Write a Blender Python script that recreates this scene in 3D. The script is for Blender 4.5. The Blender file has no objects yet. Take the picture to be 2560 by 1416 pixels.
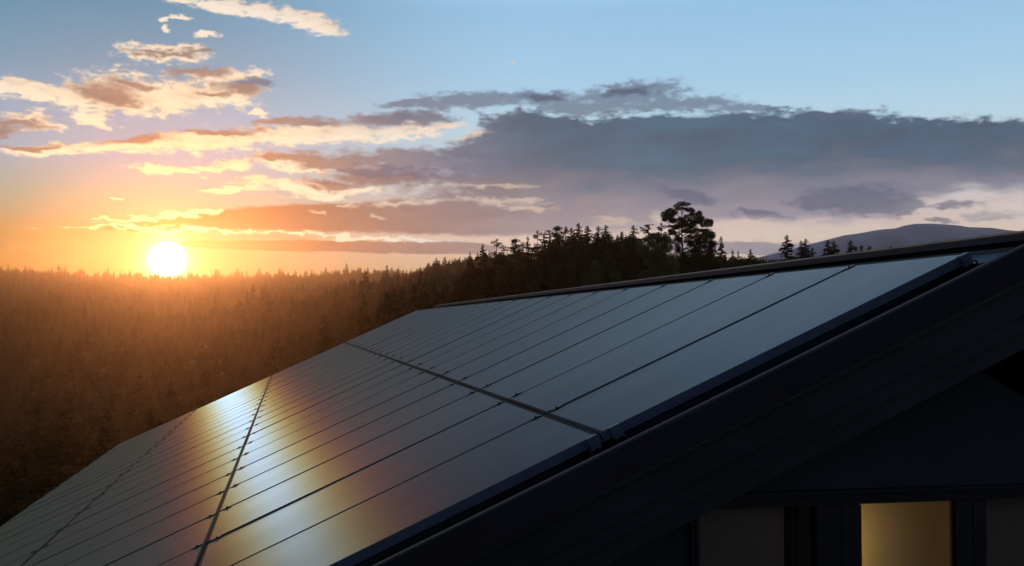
import bpy, math, random
import numpy as np
from mathutils import Matrix, Vector

rng = np.random.default_rng(11)
SC = bpy.context.scene
COL = SC.collection

# ------------------------------------------------------------------ camera solution
F, PITCH, YAW, RP = 2762.8, .03637526, -.19620348, .42351191     # focal in px of a 2560 wide picture
PW, PH = 1.05, 1.95573588                                        # pitch of the panel grid
O = np.array([2.12128154, 5.11624678, .32980935])                # upper gable corner of the array
CP, SP = math.cos(PITCH), math.sin(PITCH)
U = np.array([math.sin(YAW), math.cos(YAW), 0.0])                # along the ridge
G = np.array([math.cos(YAW), -math.sin(YAW), 0.0])               # level, across the gable
Z = np.array([0.0, 0.0, 1.0])
V = -(G * math.cos(RP) + Z * math.sin(RP))                       # down the slope
N = np.cross(U, V)
VM = G * math.cos(RP) - Z * math.sin(RP)                         # down the other slope
NM = G * math.sin(RP) + Z * math.cos(RP)
RIDGE_V = -.30

def ray(x, y):
    a, b = (x - 1280) / F, (708 - y) / F
    d = np.array([a, CP - b * SP, SP + b * CP])
    return d / np.linalg.norm(d)
def azel(x, y):
    d = ray(x, y)
    return math.degrees(math.atan2(d[0], d[1])), math.degrees(math.asin(d[2]))
def lin(r, g, b, k=1.0):
    f = lambda c: (c / 12.92 if c <= .04045 else ((c + .055) / 1.055) ** 2.4)
    return (f(r / 255) * k, f(g / 255) * k, f(b / 255) * k, 1.0)

cam = bpy.data.cameras.new("camera"); camo = bpy.data.objects.new("camera", cam); COL.objects.link(camo)
cam.sensor_width = 36; cam.lens = F / 2560 * 36; cam.clip_start = .05; cam.clip_end = 60000
camo.rotation_euler = (math.pi / 2 + PITCH, 0, 0)
SC.camera = camo

# ------------------------------------------------------------------ helpers
def setp(o, label=None, cat=None, group=None, kind=None):
    if label: o["label"] = label
    if cat: o["category"] = cat
    if group: o["group"] = group
    if kind: o["kind"] = kind
    return o
def empty(name, loc, label, cat, group=None, kind=None):
    o = bpy.data.objects.new(name, None); COL.objects.link(o)
    o.location = loc; o.empty_display_size = .2
    return setp(o, label, cat, group, kind)
class MB:
    def __init__(s): s.v = []; s.f = []
    def add(s, vs, fs):
        b = len(s.v); s.v += [tuple(map(float, p)) for p in vs]; s.f += [tuple(i + b for i in f) for f in fs]
        return s
    def box(s, lo, hi, M=None):
        (a, b, c), (d, e, f) = lo, hi
        vs = [(a,b,c),(d,b,c),(d,e,c),(a,e,c),(a,b,f),(d,b,f),(d,e,f),(a,e,f)]
        if M: vs = [M(p) for p in vs]
        return s.add(vs, [(0,3,2,1),(4,5,6,7),(0,1,5,4),(1,2,6,5),(2,3,7,6),(3,0,4,7)])
    def prism(s, prof, a, b, M):           # closed profile of (p,q) swept along the first axis from a to b
        n = len(prof)
        vs = [M((a, p, q)) for p, q in prof] + [M((b, p, q)) for p, q in prof]
        fs = [tuple(range(n))[::-1], tuple(range(n, 2 * n))]
        fs += [(i, (i + 1) % n, n + (i + 1) % n, n + i) for i in range(n)]
        return s.add(vs, fs)
    def tube(s, pts, rads, k=7):
        pts = [np.array(p, float) for p in pts]; ring = []
        for i, p in enumerate(pts):
            t = pts[min(i + 1, len(pts) - 1)] - pts[max(i - 1, 0)]; t /= np.linalg.norm(t) + 1e-9
            a = np.cross(t, [0, 0, 1.0] if abs(t[2]) < .9 else [1.0, 0, 0]); a /= np.linalg.norm(a); b = np.cross(t, a)
            ring.append([p + rads[i] * (a * math.cos(q) + b * math.sin(q)) for q in np.linspace(0, 2 * math.pi, k, endpoint=False)])
        vs = [q for r in ring for q in r]; fs = []
        for i in range(len(pts) - 1):
            for j in range(k):
                fs.append((i*k+j, i*k+(j+1) % k, (i+1)*k+(j+1) % k, (i+1)*k+j))
        fs.append(tuple(range(k))[::-1]); fs.append(tuple(range((len(pts)-1)*k, len(pts)*k)))
        return s.add(vs, fs)
    def build(s, name, mat, parent=None, off=None, bevel=0):
        if off is not None: vs = [(p[0]-off[0], p[1]-off[1], p[2]-off[2]) for p in s.v]
        else: vs = s.v
        me = bpy.data.meshes.new(name); me.from_pydata(vs, [], s.f); me.update()
        if mat: me.materials.append(mat)
        o = bpy.data.objects.new(name, me); COL.objects.link(o)
        if parent: o.parent = parent
        if bevel:
            m = o.modifiers.new("bevel", 'BEVEL'); m.width = bevel; m.segments = 2; m.limit_method = 'ANGLE'
        return o
def R3(p):    # roof coordinates (u, v, n) -> world
    return O + U * p[0] + V * p[1] + N * p[2]
RID = R3((0, RIDGE_V, 0))
def M3(p):    # the far slope: u, distance from the ridge, height above its plane
    return RID + U * p[0] + VM * p[1] + NM * p[2]
def GW(u, g, z):   # gable coordinates: depth, across, absolute height
    q = O + U * u + G * g; return np.array([q[0], q[1], z])

class NT:
    def __init__(s, nt): s.nt = nt; nt.nodes.clear()
    def n(s, t, **k):
        nd = s.nt.nodes.new(t)
        for a, b in k.items(): setattr(nd, a, b)
        return nd
    def put(s, sock, v):
        if isinstance(v, bpy.types.NodeSocket): s.nt.links.new(v, sock)
        elif v is not None: sock.default_value = v
    def math(s, op, a, b=None, c=None, clamp=False):
        nd = s.n("ShaderNodeMath", operation=op, use_clamp=clamp)
        for i, x in enumerate((a, b, c)):
            if x is not None: s.put(nd.inputs[i], x)
        return nd.outputs[0]
    def vm(s, op, a, b=None, out=0):
        nd = s.n("ShaderNodeVectorMath", operation=op); s.put(nd.inputs[0], a)
        if b is not None: s.put(nd.inputs[1], b)
        return nd.outputs[out]
    def mix(s, f, a, b, blend='MIX'):
        nd = s.n("ShaderNodeMix", data_type='RGBA', blend_type=blend)
        s.put(nd.inputs[0], f); s.put(nd.inputs[6], a); s.put(nd.inputs[7], b)
        return nd.outputs[2]
    def step(s, x, a, b, lo=0.0, hi=1.0):
        nd = s.n("ShaderNodeMapRange", interpolation_type='SMOOTHSTEP'); s.put(nd.inputs[0], x)
        nd.inputs[1].default_value = a; nd.inputs[2].default_value = b; nd.inputs[3].default_value = lo; nd.inputs[4].default_value = hi
        return nd.outputs[0]
    def ramp(s, x, lo, hi, stops):
        mr = s.n("ShaderNodeMapRange"); s.put(mr.inputs[0], x); mr.inputs[1].default_value = lo; mr.inputs[2].default_value = hi
        nd = s.n("ShaderNodeValToRGB"); s.nt.links.new(mr.outputs[0], nd.inputs[0]); cr = nd.color_ramp
        stops = sorted(stops, key=lambda q: q[0])
        while len(cr.elements) < len(stops): cr.elements.new(.5)
        for e, (p, c) in zip(cr.elements, stops): e.position = (p - lo) / (hi - lo)
        for e, (p, c) in zip(cr.elements, stops): e.color = c
        return nd.outputs[0]
    def noise(s, vec, scale, detail=4, rough=.55, out=0, dist=0.0):
        nd = s.n("ShaderNodeTexNoise"); s.put(nd.inputs['Vector'], vec)
        nd.inputs['Scale'].default_value = scale; nd.inputs['Detail'].default_value = detail
        nd.inputs['Roughness'].default_value = rough; nd.inputs['Distortion'].default_value = dist
        return nd.outputs[out]

# ------------------------------------------------------------------ sky
SUNPX = (418, 651)
sun_dir = ray(*SUNPX); SUN_AZ, SUN_EL = azel(*SUNPX)
world = bpy.data.worlds.new("World"); SC.world = world; world.use_nodes = True
w = NT(world.node_tree)
D = w.n("ShaderNodeTexCoord").outputs['Generated']
D = w.vm('NORMALIZE', D)
sep = w.n("ShaderNodeSeparateXYZ"); w.put(sep.inputs[0], D)
AZ = w.math('MULTIPLY', w.math('ARCTAN2', sep.outputs[0], sep.outputs[1]), 57.29578)
EL = w.math('MULTIPLY', w.math('ARCSINE', sep.outputs[2]), 57.29578)
cmb = w.n("ShaderNodeCombineXYZ"); w.put(cmb.inputs[0], AZ); w.put(cmb.inputs[1], EL); P0 = cmb.outputs[0]
SD = w.math('MULTIPLY', w.math('ARCCOSINE', w.vm('DOT_PRODUCT', D, tuple(sun_dir), out=1)), 57.29578)   # degrees from the sun
DEG = 57.3 / F
def px_blob(x, y, rx, ry, a=0):
    az, el = azel(x, y); return az, el, rx * DEG, ry * DEG, math.radians(a)
# cloud cover: computed here as fields over azimuth and elevation, then read by direction
C_A0, C_A1, C_E0, C_E1 = -40.0, 40.0, -2.0, 24.0
CW, CH = 2600, 850
gA, gE = np.meshgrid(np.linspace(C_A0, C_A1, CW, dtype=np.float32), np.linspace(C_E0, C_E1, CH, dtype=np.float32))
def fbm(x, y, octaves, rough=.55, seed=0):
    acc = np.zeros_like(x); amp = 1.0; tot = 0.0
    for o in range(octaves):
        r = np.random.default_rng(seed * 100 + o); ang = r.uniform(0, 2 * math.pi, (256, 256)).astype(np.float32); gx, gy = np.cos(ang), np.sin(ang)
        xs, ys = x * 2 ** o + 31.7 * o, y * 2 ** o + 17.3 * o
        xi = np.floor(xs).astype(np.int32); yi = np.floor(ys).astype(np.int32); fx, fy = xs - xi, ys - yi
        u_, v_ = fx ** 3 * (fx * (fx * 6 - 15) + 10), fy ** 3 * (fy * (fy * 6 - 15) + 10)
        def g(i, j):
            a_, b_ = (xi + i) & 255, (yi + j) & 255
            return gx[b_, a_] * (fx - i) + gy[b_, a_] * (fy - j)
        n_ = (g(0, 0) * (1 - u_) + g(1, 0) * u_) * (1 - v_) + (g(0, 1) * (1 - u_) + g(1, 1) * u_) * v_
        acc += amp * n_; tot += amp; amp *= rough
    return acc / tot * 1.4
def sst(x, a, b):
    t = np.clip((x - a) / (b - a), 0, 1); return t * t * (3 - 2 * t)
nx, ny = gA * .42, gE * 1.15
WX = gA + 1.1 * fbm(nx * .55, ny * .55, 4, .55, 1) + .55 * fbm(nx * 2.4, ny * 2.4, 4, .6, 2)
WY = gE + .42 * fbm(nx * .55, ny * .55, 4, .55, 3) + .30 * fbm(nx * 2.4, ny * 2.4, 4, .6, 4)
nA = fbm(nx * 1.4, ny * 1.4, 6, .62, 5); nB = fbm(nx * 3.2, ny * 3.2, 6, .66, 6); nC = fbm(gA * .2, gE * .9, 5, .6, 7)
def field(blobs, X=None, Y=None):
    X = WX if X is None else X; Y = WY if Y is None else Y
    acc = np.zeros_like(X)
    for b in blobs:
        az, el, rx, ry, a = px_blob(*b); c_, s_ = math.cos(a), math.sin(a); dx, dy = X - az, Y - el
        q = ((dx * c_ + dy * s_) / rx) ** 2 + ((-dx * s_ + dy * c_) / ry) ** 2
        acc += np.exp(-q * 4.0 * .693)          # 1/16 at the rim, blobs melt together
    return 1 - np.sqrt(np.clip(-np.log2(np.clip(acc, 1e-6, 1)), 0, None) / 4.0)
def curve(points):
    pts = sorted(azel(x, y) for x, y in points)
    return np.interp(gA, [q[0] for q in pts], [q[1] for q in pts]).astype(np.float32)

bright = [(560,18,110,20,-3),(680,34,105,26,-10),(800,60,80,26,-12),(450,4,40,10,0),(430,47,38,7,0),(395,51,14,7,0),(415,73,16,8,0),(530,88,34,9,8),
 (410,134,115,24,3),(490,122,50,16,6),(60,230,95,26,-5),(180,240,85,34,0),(300,232,165,52,3),(430,242,185,44,5),(560,188,110,17,5),(560,236,95,28,3),
 (15,213,45,9,0),(230,300,58,17,-5),(70,305,95,22,-3),(655,280,34,8,0),
 (90,374,130,14,3),(300,368,160,20,4),(500,352,140,24,4),(680,342,160,26,0),(850,334,170,26,3),(1050,322,130,22,5),
 (420,426,98,9,0),(490,416,60,8,0),(570,412,70,13,0),(700,402,105,20,-5),(770,428,90,12,-3),
 (580,470,80,9,0),(650,452,90,12,0),(760,474,130,20,-3),(870,484,130,12,5),(290,498,20,4,-12),
 (300,549,70,5,2),(400,540,110,8,8),(520,528,70,6,8),(350,563,90,4,0),(1282,160,16,2,-8),(480,576,330,4,0),(900,592,240,5,-2)]
dark = [(255,230,100,30,-6),(335,208,60,14,-5),(300,252,70,17,-4),(400,136,95,10,2),(510,124,50,9,5),(500,178,90,14,3),(590,224,72,22,-8),(520,238,50,10,0),
 (40,308,92,15,-2),(0,330,22,12,0),(50,366,105,7,2),(340,350,92,12,6),(560,330,125,11,4),(720,302,100,13,5),(780,312,110,14,0),(1000,296,165,25,4),
 (1350,243,80,12,0),(1570,231,85,13,3),(720,398,115,13,-3),(820,412,140,20,-8),(1010,396,270,38,2),
 (820,466,95,14,-2),(980,450,190,28,0),(1290,330,70,45,5)]
low = [(820,546,320,34,1),(520,556,220,20,5),(390,569,130,7,3),(1150,545,380,48,0),(530,612,80,9,0),(700,615,210,13,0),(950,620,250,15,-1),(1130,620,140,15,0),(1700,618,330,14,0),(2000,626,230,14,0)]
wisp = [(1190,245,130,22,2),(1340,246,130,22,0),(1580,232,150,28,3),(1700,262,170,20,0),(1460,272,140,20,0),(1880,276,120,12,0),(2120,283,90,10,0),(1050,262,90,12,0),(620,205,60,12,0),(1000,430,160,18,0),(2130,490,120,26,0),(2200,522,95,24,0),(2050,510,65,24,0),(2270,515,36,24,0),(1720,492,60,16,-20),(1900,540,80,9,-6),(2470,542,50,12,0),(2370,553,34,7,0),(2390,512,60,10,0)]
puff = [(1010,508,130,8,2),(1230,470,120,7,0),(1180,345,60,10,15),(1330,520,90,9,-3),(1950,590,160,6,0),(1500,600,150,5,0),(1540,552,60,13,-3),(1662,545,34,18,-25),(2490,530,100,26,4),(1280,505,140,8,0),(940,548,18,6,-10),(790,535,22,6,-10),(870,515,26,5,0)]

fB = field(bright); aBright = sst(fB + .9 * nB + .25 * nA, -.12, .55)
aDark = sst(field(dark) + .62 * nA + .45 * nB, -.08, .62)
aLow = sst(field(low, gA + .8 * fbm(nx * 2, ny * 2, 4, .6, 8), gE + .12 * fbm(nx * 2, ny * 2, 4, .6, 9)) + .22 * nC + .12 * nB, -.03, .2)
aWisp = sst(field(wisp) + .8 * nB, -.22, .45)
aPuff = sst(field(puff) + 1.0 * nB, -.15, .8)
top = curve([(1000,470),(1050,412),(1100,385),(1160,350),(1200,288),(1300,270),(1400,279),(1480,300),(1530,286),(1700,283),(1850,279),(1950,275),(2100,271),(2200,287),(2350,291),(2560,293)])
bot = curve([(1000,585),(1200,590),(1400,586),(1600,588),(1800,578),(2000,568),(2150,552),(2300,516),(2400,502),(2560,494)])
gap = field([(1085,347,120,13,4),(1190,330,40,12,20),(960,362,90,8,3)])
aBank = sst(top - gE + .55 * nA + .4 * nB, -.1, .3) * sst(gE - bot + 1.2 * nC, -.2, .8) * sst(gA + 4.5 * nA, -6.0, -2.0) * (1 - sst(gap + .6 * nB, 0, .6))
dens = np.maximum(aBright * .8, aDark)
sy, sx = int(-.35 / ((C_E1 - C_E0) / CH)), int(-.5 / ((C_A1 - C_A0) / CW))      # a little towards the sun
shade = np.clip(dens - np.roll(np.roll(dens, -sy, 0), -sx, 1), -1, 1) * .5 + .5
def cover_image(name, chans):
    im = bpy.data.images.new(name, CW, CH, alpha=True, float_buffer=True); im.colorspace_settings.name = 'Non-Color'
    im.pixels.foreach_set(np.stack([np.clip(c_, 0, 1) for c_ in chans], -1).astype(np.float32).ravel()); im.update(); im.pack()
    uv = w.n("ShaderNodeCombineXYZ")
    w.put(uv.inputs[0], w.math('DIVIDE', w.math('SUBTRACT', AZ, C_A0), C_A1 - C_A0)); w.put(uv.inputs[1], w.math('DIVIDE', w.math('SUBTRACT', EL, C_E0), C_E1 - C_E0))
    tx = w.n("ShaderNodeTexImage", extension='CLIP', interpolation='Cubic'); tx.image = im; w.put(tx.inputs[0], uv.outputs[0])
    sp = w.n("ShaderNodeSeparateColor"); w.put(sp.inputs[0], tx.outputs[0])
    return sp.outputs[0], sp.outputs[1], sp.outputs[2]
one = np.ones_like(gA)
aBright, aDark, aLow = cover_image("cloud_cover_sunlit", (aBright, aDark, aLow, one))
aBank, aWisp, aPuff = cover_image("cloud_cover_bank", (aBank, aWisp, aPuff, one))
nA, nC, shade = cover_image("cloud_texture", (nA * .5 + .5, nC * .5 + .5, shade, one))
nA = w.math('MULTIPLY', w.math('SUBTRACT', nA, .5), 2.0); nC = w.math('MULTIPLY', w.math('SUBTRACT', nC, .5), 2.0)

# clear sky: one ramp towards the sun, one away from it, darker behind
skyL = w.ramp(EL, -5, 90, [(-5, lin(100,55,30)), (0, lin(120,65,25)), (2.4, lin(134,88,22)), (4.2, lin(134,112,62)), (6.2, lin(122,158,140)), (8.2, lin(142,170,188)),
      (10.2, lin(138,168,192)), (12.5, lin(110,154,180)), (15.5, lin(88,144,174)), (25, lin(90,124,160)), (90, lin(48,70,105))])
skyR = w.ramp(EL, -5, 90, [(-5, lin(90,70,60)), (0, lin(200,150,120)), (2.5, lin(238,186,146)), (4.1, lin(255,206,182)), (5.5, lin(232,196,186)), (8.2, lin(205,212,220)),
      (10.2, lin(190,215,229)), (12.5, lin(168,205,230)), (16, lin(148,193,226)), (21, lin(172,210,238,1.7)), (36, lin(165,200,232,1.6)), (60, lin(80,115,165)), (90, lin(50,80,125))])  # band above the view brightened on purpose to lift the panel reflections
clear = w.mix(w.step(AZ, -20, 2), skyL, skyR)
glow = w.ramp(SD, 0, 12, [(0, (.8,.45,.12,1)), (1.2, (.36,.20,.05,1)), (2.0, (.09,.05,.01,1)), (3.4, (.01,.006,.001,1)), (6, (.0,.0,.0,1)), (12, (0,0,0,1))])
clear = w.mix(1.0, clear, glow, 'ADD')
ns = w.n("ShaderNodeTexSky", sky_type='NISHITA', sun_disc=False); ns.sun_elevation = math.radians(SUN_EL); ns.sun_rotation = math.radians(SUN_AZ)
ns.altitude = 500; ns.dust_density = 2.0
nis = w.mix(1.0, ns.outputs[0], (.0015, .0015, .0015, 1), 'MULTIPLY')
clear = w.mix(1.0, clear, nis, 'ADD')
# thin veil streaks low over the sun
veil = w.step(nC, .02, .25, 0, .28)
veil = w.math('MULTIPLY', veil, w.step(EL, 7, 3))
clear = w.mix(veil, clear, w.ramp(SD, 0, 30, [(0, lin(235,180,80)), (8, lin(190,120,70)), (30, lin(205,165,160))]))

cDark = w.ramp(SD, 0, 40, [(0, lin(235,150,50)), (3.2, lin(190,108,50)), (6, lin(160,110,86)), (9.5, lin(142,120,114)), (14, lin(104,112,132)), (20, lin(54,92,118)), (40, lin(36,80,110))])
cLowM = w.ramp(SD, 0, 40, [(0, lin(225,140,45)), (3, lin(168,88,38)), (7, lin(140,92,72)), (12, lin(142,116,114)), (20, lin(166,146,152)), (40, lin(160,148,162))])
lowf = w.math('MULTIPLY', w.step(w.math('ADD', EL, w.math('MULTIPLY', nC, 2.2)), 8.6, 4.9), w.step(SD, 4, 12))
cD = w.mix(lowf, cDark, cLowM)
cD = w.mix(1.0, cD, w.ramp(w.math('ADD', w.math('MULTIPLY', nA, .35), nC), -.5, .5, [(-.5, (.74,.76,.80,1)), (.5, (1.34,1.28,1.22,1))]), 'MULTIPLY')
cB = w.ramp(SD, 0, 40, [(0, lin(255,238,160)), (4, lin(255,226,160)), (8, lin(254,226,188)), (13, lin(250,228,208)), (20, lin(252,206,176)), (40, lin(240,212,200))])
cB = w.mix(1.0, cB, w.ramp(w.math('ADD', w.math('MULTIPLY', nA, .6), w.math('SUBTRACT', shade, .5)), -.4, .4, [(-.4, (.72,.62,.56,1)), (0, (.97,.96,.95,1)), (.4, (1.08,1.08,1.08,1))]), 'MULTIPLY')
cB = w.mix(1.0, cB, w.ramp(SD, 0, 12, [(0, (1.7,1.5,1.2,1)), (6, (1.12,1.1,1.08,1)), (12, (1,1,1,1))]), 'MULTIPLY')
s = w.mix(w.math('MULTIPLY', aLow, .94), clear, w.mix(1.0, cLowM, w.ramp(nA, -.3, .3, [(-.3, (.9,.9,.9,1)), (.3, (1.1,1.08,1.05,1))]), 'MULTIPLY'))
s = w.mix(w.math('MULTIPLY', aBank, .97), s, cD)
s = w.mix(w.math('MULTIPLY', aBright, .97), s, cB)
s = w.mix(w.math('MULTIPLY', aDark, .93), s, cD)
s = w.mix(w.math('MULTIPLY', aWisp, .72), s, lin(76,92,120))
s = w.mix(w.math('MULTIPLY', aPuff, .6), s, cB)
# the rest of the vault: behind the camera the sky is already dark
s = w.mix(w.step(w.math('ABSOLUTE', AZ), 60, 130), s, w.ramp(EL, -5, 90, [(-5, lin(38,40,48)), (6, lin(86,86,100)), (25, lin(70,82,108)), (90, lin(48,70,105))]))
disc = w.ramp(SD, 0, 3, [(0, (9,8.2,6.5,1)), (.52, (7,6.2,4.6,1)), (.78, (2.6,2.2,1.3,1)), (1.0, (.9,.7,.3,1)), (1.5, (.28,.19,.06,1)), (2.1, (.07,.04,.01,1)), (3, (0,0,0,1))])
disc = w.mix(w.math('MULTIPLY', w.math('MAXIMUM', aLow, w.math('MULTIPLY', aDark, .8)), .8), disc, (0, 0, 0, 1))
s = w.mix(1.0, s, disc, 'ADD')
bg = w.n("ShaderNodeBackground"); w.put(bg.inputs[0], s); bg.inputs[1].default_value = 1.0
out = w.n("ShaderNodeOutputWorld"); w.put(out.inputs[0], bg.outputs[0])

sl = bpy.data.lights.new("sun", 'SUN'); slo = bpy.data.objects.new("sun", sl); COL.objects.link(slo)
sl.energy = .5; sl.angle = math.radians(.5); sl.color = (1.0, .46, .20)
slo.rotation_euler = Vector(-sun_dir).to_track_quat('-Z', 'Y').to_euler()

# ------------------------------------------------------------------ materials
def mat(name):
    m = bpy.data.materials.new(name); m.use_nodes = True; return m, NT(m.node_tree)
def pbr(name, col, rough=.5, metal=0.0, var=.15, nscale=6.0, bump=0.0, bscale=60.0, stretch=(1,1,1), spec=.5, rvar=.1):
    m, t = mat(name); tc = t.n("ShaderNodeTexCoord").outputs['Object']
    tv = t.vm('MULTIPLY', tc, stretch)
    nz = t.noise(tv, nscale, 5, .6)
    c0 = tuple(c * (1 - var) for c in col) + (1,); c1 = tuple(min(1, c * (1 + var)) for c in col) + (1,)
    p = t.n("ShaderNodeBsdfPrincipled"); t.put(p.inputs['Base Color'], t.mix(t.step(nz, .3, .7), c0, c1))
    t.put(p.inputs['Roughness'], t.math('ADD', rough, t.math('MULTIPLY', t.math('SUBTRACT', t.noise(tv, nscale * 2.3, 4), .5), rvar)))
    p.inputs['Metallic'].default_value = metal; p.inputs['Specular IOR Level'].default_value = spec
    if bump:
        b = t.n("ShaderNodeBump"); b.inputs['Strength'].default_value = bump; b.inputs['Distance'].default_value = .002
        t.put(b.inputs['Height'], t.noise(tv, bscale, 3)); t.put(p.inputs['Normal'], b.outputs[0])
    o = t.n("ShaderNodeOutputMaterial"); t.put(o.inputs[0], p.outputs[0]); return m

# solar glass: dark cells under a fine anti-glare texture that spreads red further than blue
m_glass, t = mat("panel_glass")
tc = t.n("ShaderNodeTexCoord").outputs['Object']
nz = t.noise(tc, 3.0, 4, .5)
dif = t.n("ShaderNodeBsdfDiffuse"); t.put(dif.inputs[0], t.mix(nz, (.010, .011, .014, 1), (.014, .015, .019, 1)))
smear = t.step(t.noise(t.vm('MULTIPLY', tc, (1.3, .45, 1)), 2.2, 5, .6), .35, .75, .90, 1.0)
sh = None
for colr, r in (((1, 0, 0, 1), .495), ((0, .81, 0, 1), .415), ((0, 0, .78, 1), .345)):
    gl = t.n("ShaderNodeBsdfAnisotropic", distribution='BECKMANN'); t.put(gl.inputs['Color'], t.mix(1.0, colr, smear, 'MULTIPLY')); gl.inputs['Roughness'].default_value = r
    if sh is None: sh = gl.outputs[0]
    else:
        a = t.n("ShaderNodeAddShader"); t.put(a.inputs[0], sh); t.put(a.inputs[1], gl.outputs[0]); sh = a.outputs[0]
fr = t.n("ShaderNodeFresnel"); fr.inputs[0].default_value = 1.33
mx = t.n("ShaderNodeMixShader"); t.put(mx.inputs[0], t.math('MULTIPLY', t.math('MINIMUM', fr.outputs[0], .44), .50)); t.put(mx.inputs[1], dif.outputs[0]); t.put(mx.inputs[2], sh)
o_ = t.n("ShaderNodeOutputMaterial"); t.put(o_.inputs[0], mx.outputs[0])

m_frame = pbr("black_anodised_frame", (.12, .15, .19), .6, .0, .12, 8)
m_lip = pbr("frame_lip_shade", (.020, .022, .026), .7, .0, .12, 8, 0, 0, (1, 1, 1), .02)  # darker copy of the frame: seam shade painted on tops and ends
m_clamp = pbr("dark_clamp", (.006, .007, .009), .5, .3)
m_alu = pbr("raw_aluminium", (.16, .17, .19), .4, .9, .1, 12)
m_deck = pbr("roof_sheet", (.17, .18, .22), .36, .75, .12, 3, .2, 40)
m_cap = pbr("ridge_cap_metal", (.10, .13, .20), .45, .5, .15, 2, .2, 30)
m_cap_top = pbr("ridge_cap_sunlit_tone", (.26, .12, .045), .8, .0, .3, 5, .3, 50)  # low sun's orange put into the base colour
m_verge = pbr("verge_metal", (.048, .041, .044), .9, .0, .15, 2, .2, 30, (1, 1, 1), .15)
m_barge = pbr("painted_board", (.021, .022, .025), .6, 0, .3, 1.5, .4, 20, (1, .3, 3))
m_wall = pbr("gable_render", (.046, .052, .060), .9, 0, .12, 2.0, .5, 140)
m_timber = pbr("dark_window_frame", (.012, .015, .019), .45, 0, .15, 6)
m_room = pbr("room_plaster", (.55, .42, .26), .8, 0, .06, 2)
m_blind = pbr("interior_blind", (.80, .52, .34), .9, 0, .06, 30, 0, 0, (1, 1, 1))
m_dark = pbr("recess_shade_black", (.004, .004, .005), .9)  # near-black colour painting the shade of the loft, cap gap and unlit rooms
m_pane, t = mat("window_glass")
p = t.n("ShaderNodeBsdfPrincipled"); p.inputs['Base Color'].default_value = (.9, .93, .95, 1); p.inputs['Roughness'].default_value = .02
p.inputs['Transmission Weight'].default_value = 1.0; p.inputs['IOR'].default_value = 1.45
tr = t.n("ShaderNodeBsdfTransparent"); tr.inputs[0].default_value = (.86, .88, .9, 1)
gl = t.n("ShaderNodeBsdfGlossy"); gl.inputs['Roughness'].default_value = .02
fr = t.n("ShaderNodeFresnel"); fr.inputs[0].default_value = 1.45
mx = t.n("ShaderNodeMixShader"); t.put(mx.inputs[0], fr.outputs[0]); t.put(mx.inputs[1], tr.outputs[0]); t.put(mx.inputs[2], gl.outputs[0])
o_ = t.n("ShaderNodeOutputMaterial"); t.put(o_.inputs[0], mx.outputs[0]); t.nt.nodes.remove(p)

def leaf_mat(name, c0, c1, tl=.25):
    m, t = mat(name)
    oi = t.n("ShaderNodeObjectInfo").outputs['Random']
    nz = t.noise(t.n("ShaderNodeTexCoord").outputs['Object'], 9.0, 3, .6)
    c = t.mix(t.step(t.math('ADD', t.math('MULTIPLY', nz, .5), t.math('MULTIPLY', oi, .5)), .15, .85), c0 + (1,), c1 + (1,))
    d = t.n("ShaderNodeBsdfDiffuse"); t.put(d.inputs[0], c); q = t.n("ShaderNodeBsdfTranslucent"); t.put(q.inputs[0], c)
    mx = t.n("ShaderNodeMixShader"); mx.inputs[0].default_value = tl; t.put(mx.inputs[1], d.outputs[0]); t.put(mx.inputs[2], q.outputs[0])
    o_ = t.n("ShaderNodeOutputMaterial"); t.put(o_.inputs[0], mx.outputs[0]); return m
m_spruce = leaf_mat("spruce_needles", (.010, .015, .007), (.058, .052, .020))
m_pine = leaf_mat("pine_needles", (.022, .034, .014), (.070, .070, .026))
m_broad = leaf_mat("broadleaf", (.055, .068, .024), (.115, .105, .038), .35)
m_olive = leaf_mat("olive_pine_needles", (.12, .115, .040), (.26, .22, .08), .3)
m_bark = pbr("bark", (.07, .045, .03), .9, 0, .3, 4)
m_ground = pbr("forest_floor", (.035, .032, .016), .95, 0, .4, .02)
m_mount = pbr("far_mountain", (.11, .13, .21), .95, 0, .25, .004)  # blue of the distance haze put into the base colour
m_snow = pbr("old_snow", (.7, .72, .78), .8)

# ------------------------------------------------------------------ house
HB = (O[0], O[1], -6.6)
house = empty("house", HB, "dark gabled house carrying the solar roof, one window lit warm yellow", "house")
LEN = 23.35        # length of the roof past the near array corner
EAVE = 8.15
def part(mb, name, m, parent=house, bevel=0):
    off = HB
    return mb.build(name, m, parent, off, bevel)
mb = MB().box((-.235, RIDGE_V, -.20), (LEN, EAVE, -.12), R3)
for k in range(0, 46):     # standing seams of the sheet
    u0 = .22 + k * .51
    if u0 < LEN - .1: mb.box((u0, RIDGE_V + .14, -.1195), (u0 + .012, EAVE, -.095), R3)
deck = part(mb, "roof", m_deck)
part(MB().box((-.235, .01, -.20), (LEN, EAVE + RIDGE_V - .4, -.12), M3), "roof", m_deck)
# ridge cap: lipped flashing; top strip behind it, orange sunlight put into its colour
cap0, cap1 = -.33, 21.25
prof = [(-.195, -.034), (-.195, -.006), (-.240, -.0255), (-.296, -.053), (-.296, -.075), (-.240, -.047), (-.205, -.030), (-.205, -.034)]
part(MB().prism(prof, cap0, cap1, R3), "ridge_cap", m_cap)
part(MB().box((cap0, -.285, -.043), (cap1, -.252, -.0155), R3), "ridge_strip", m_cap_top)
part(MB().box((-.30, -.285, -.12), (cap1 - .1, -.225, -.048), R3), "ridge_gap_shade", m_dark)  # black block drawn in for the shadow beneath the cap
part(MB().prism([(.004, -.075), (.16, -.075), (.16, -.12), (.004, -.12)], cap0, cap1, M3), "ridge_cap", m_cap)
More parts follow.
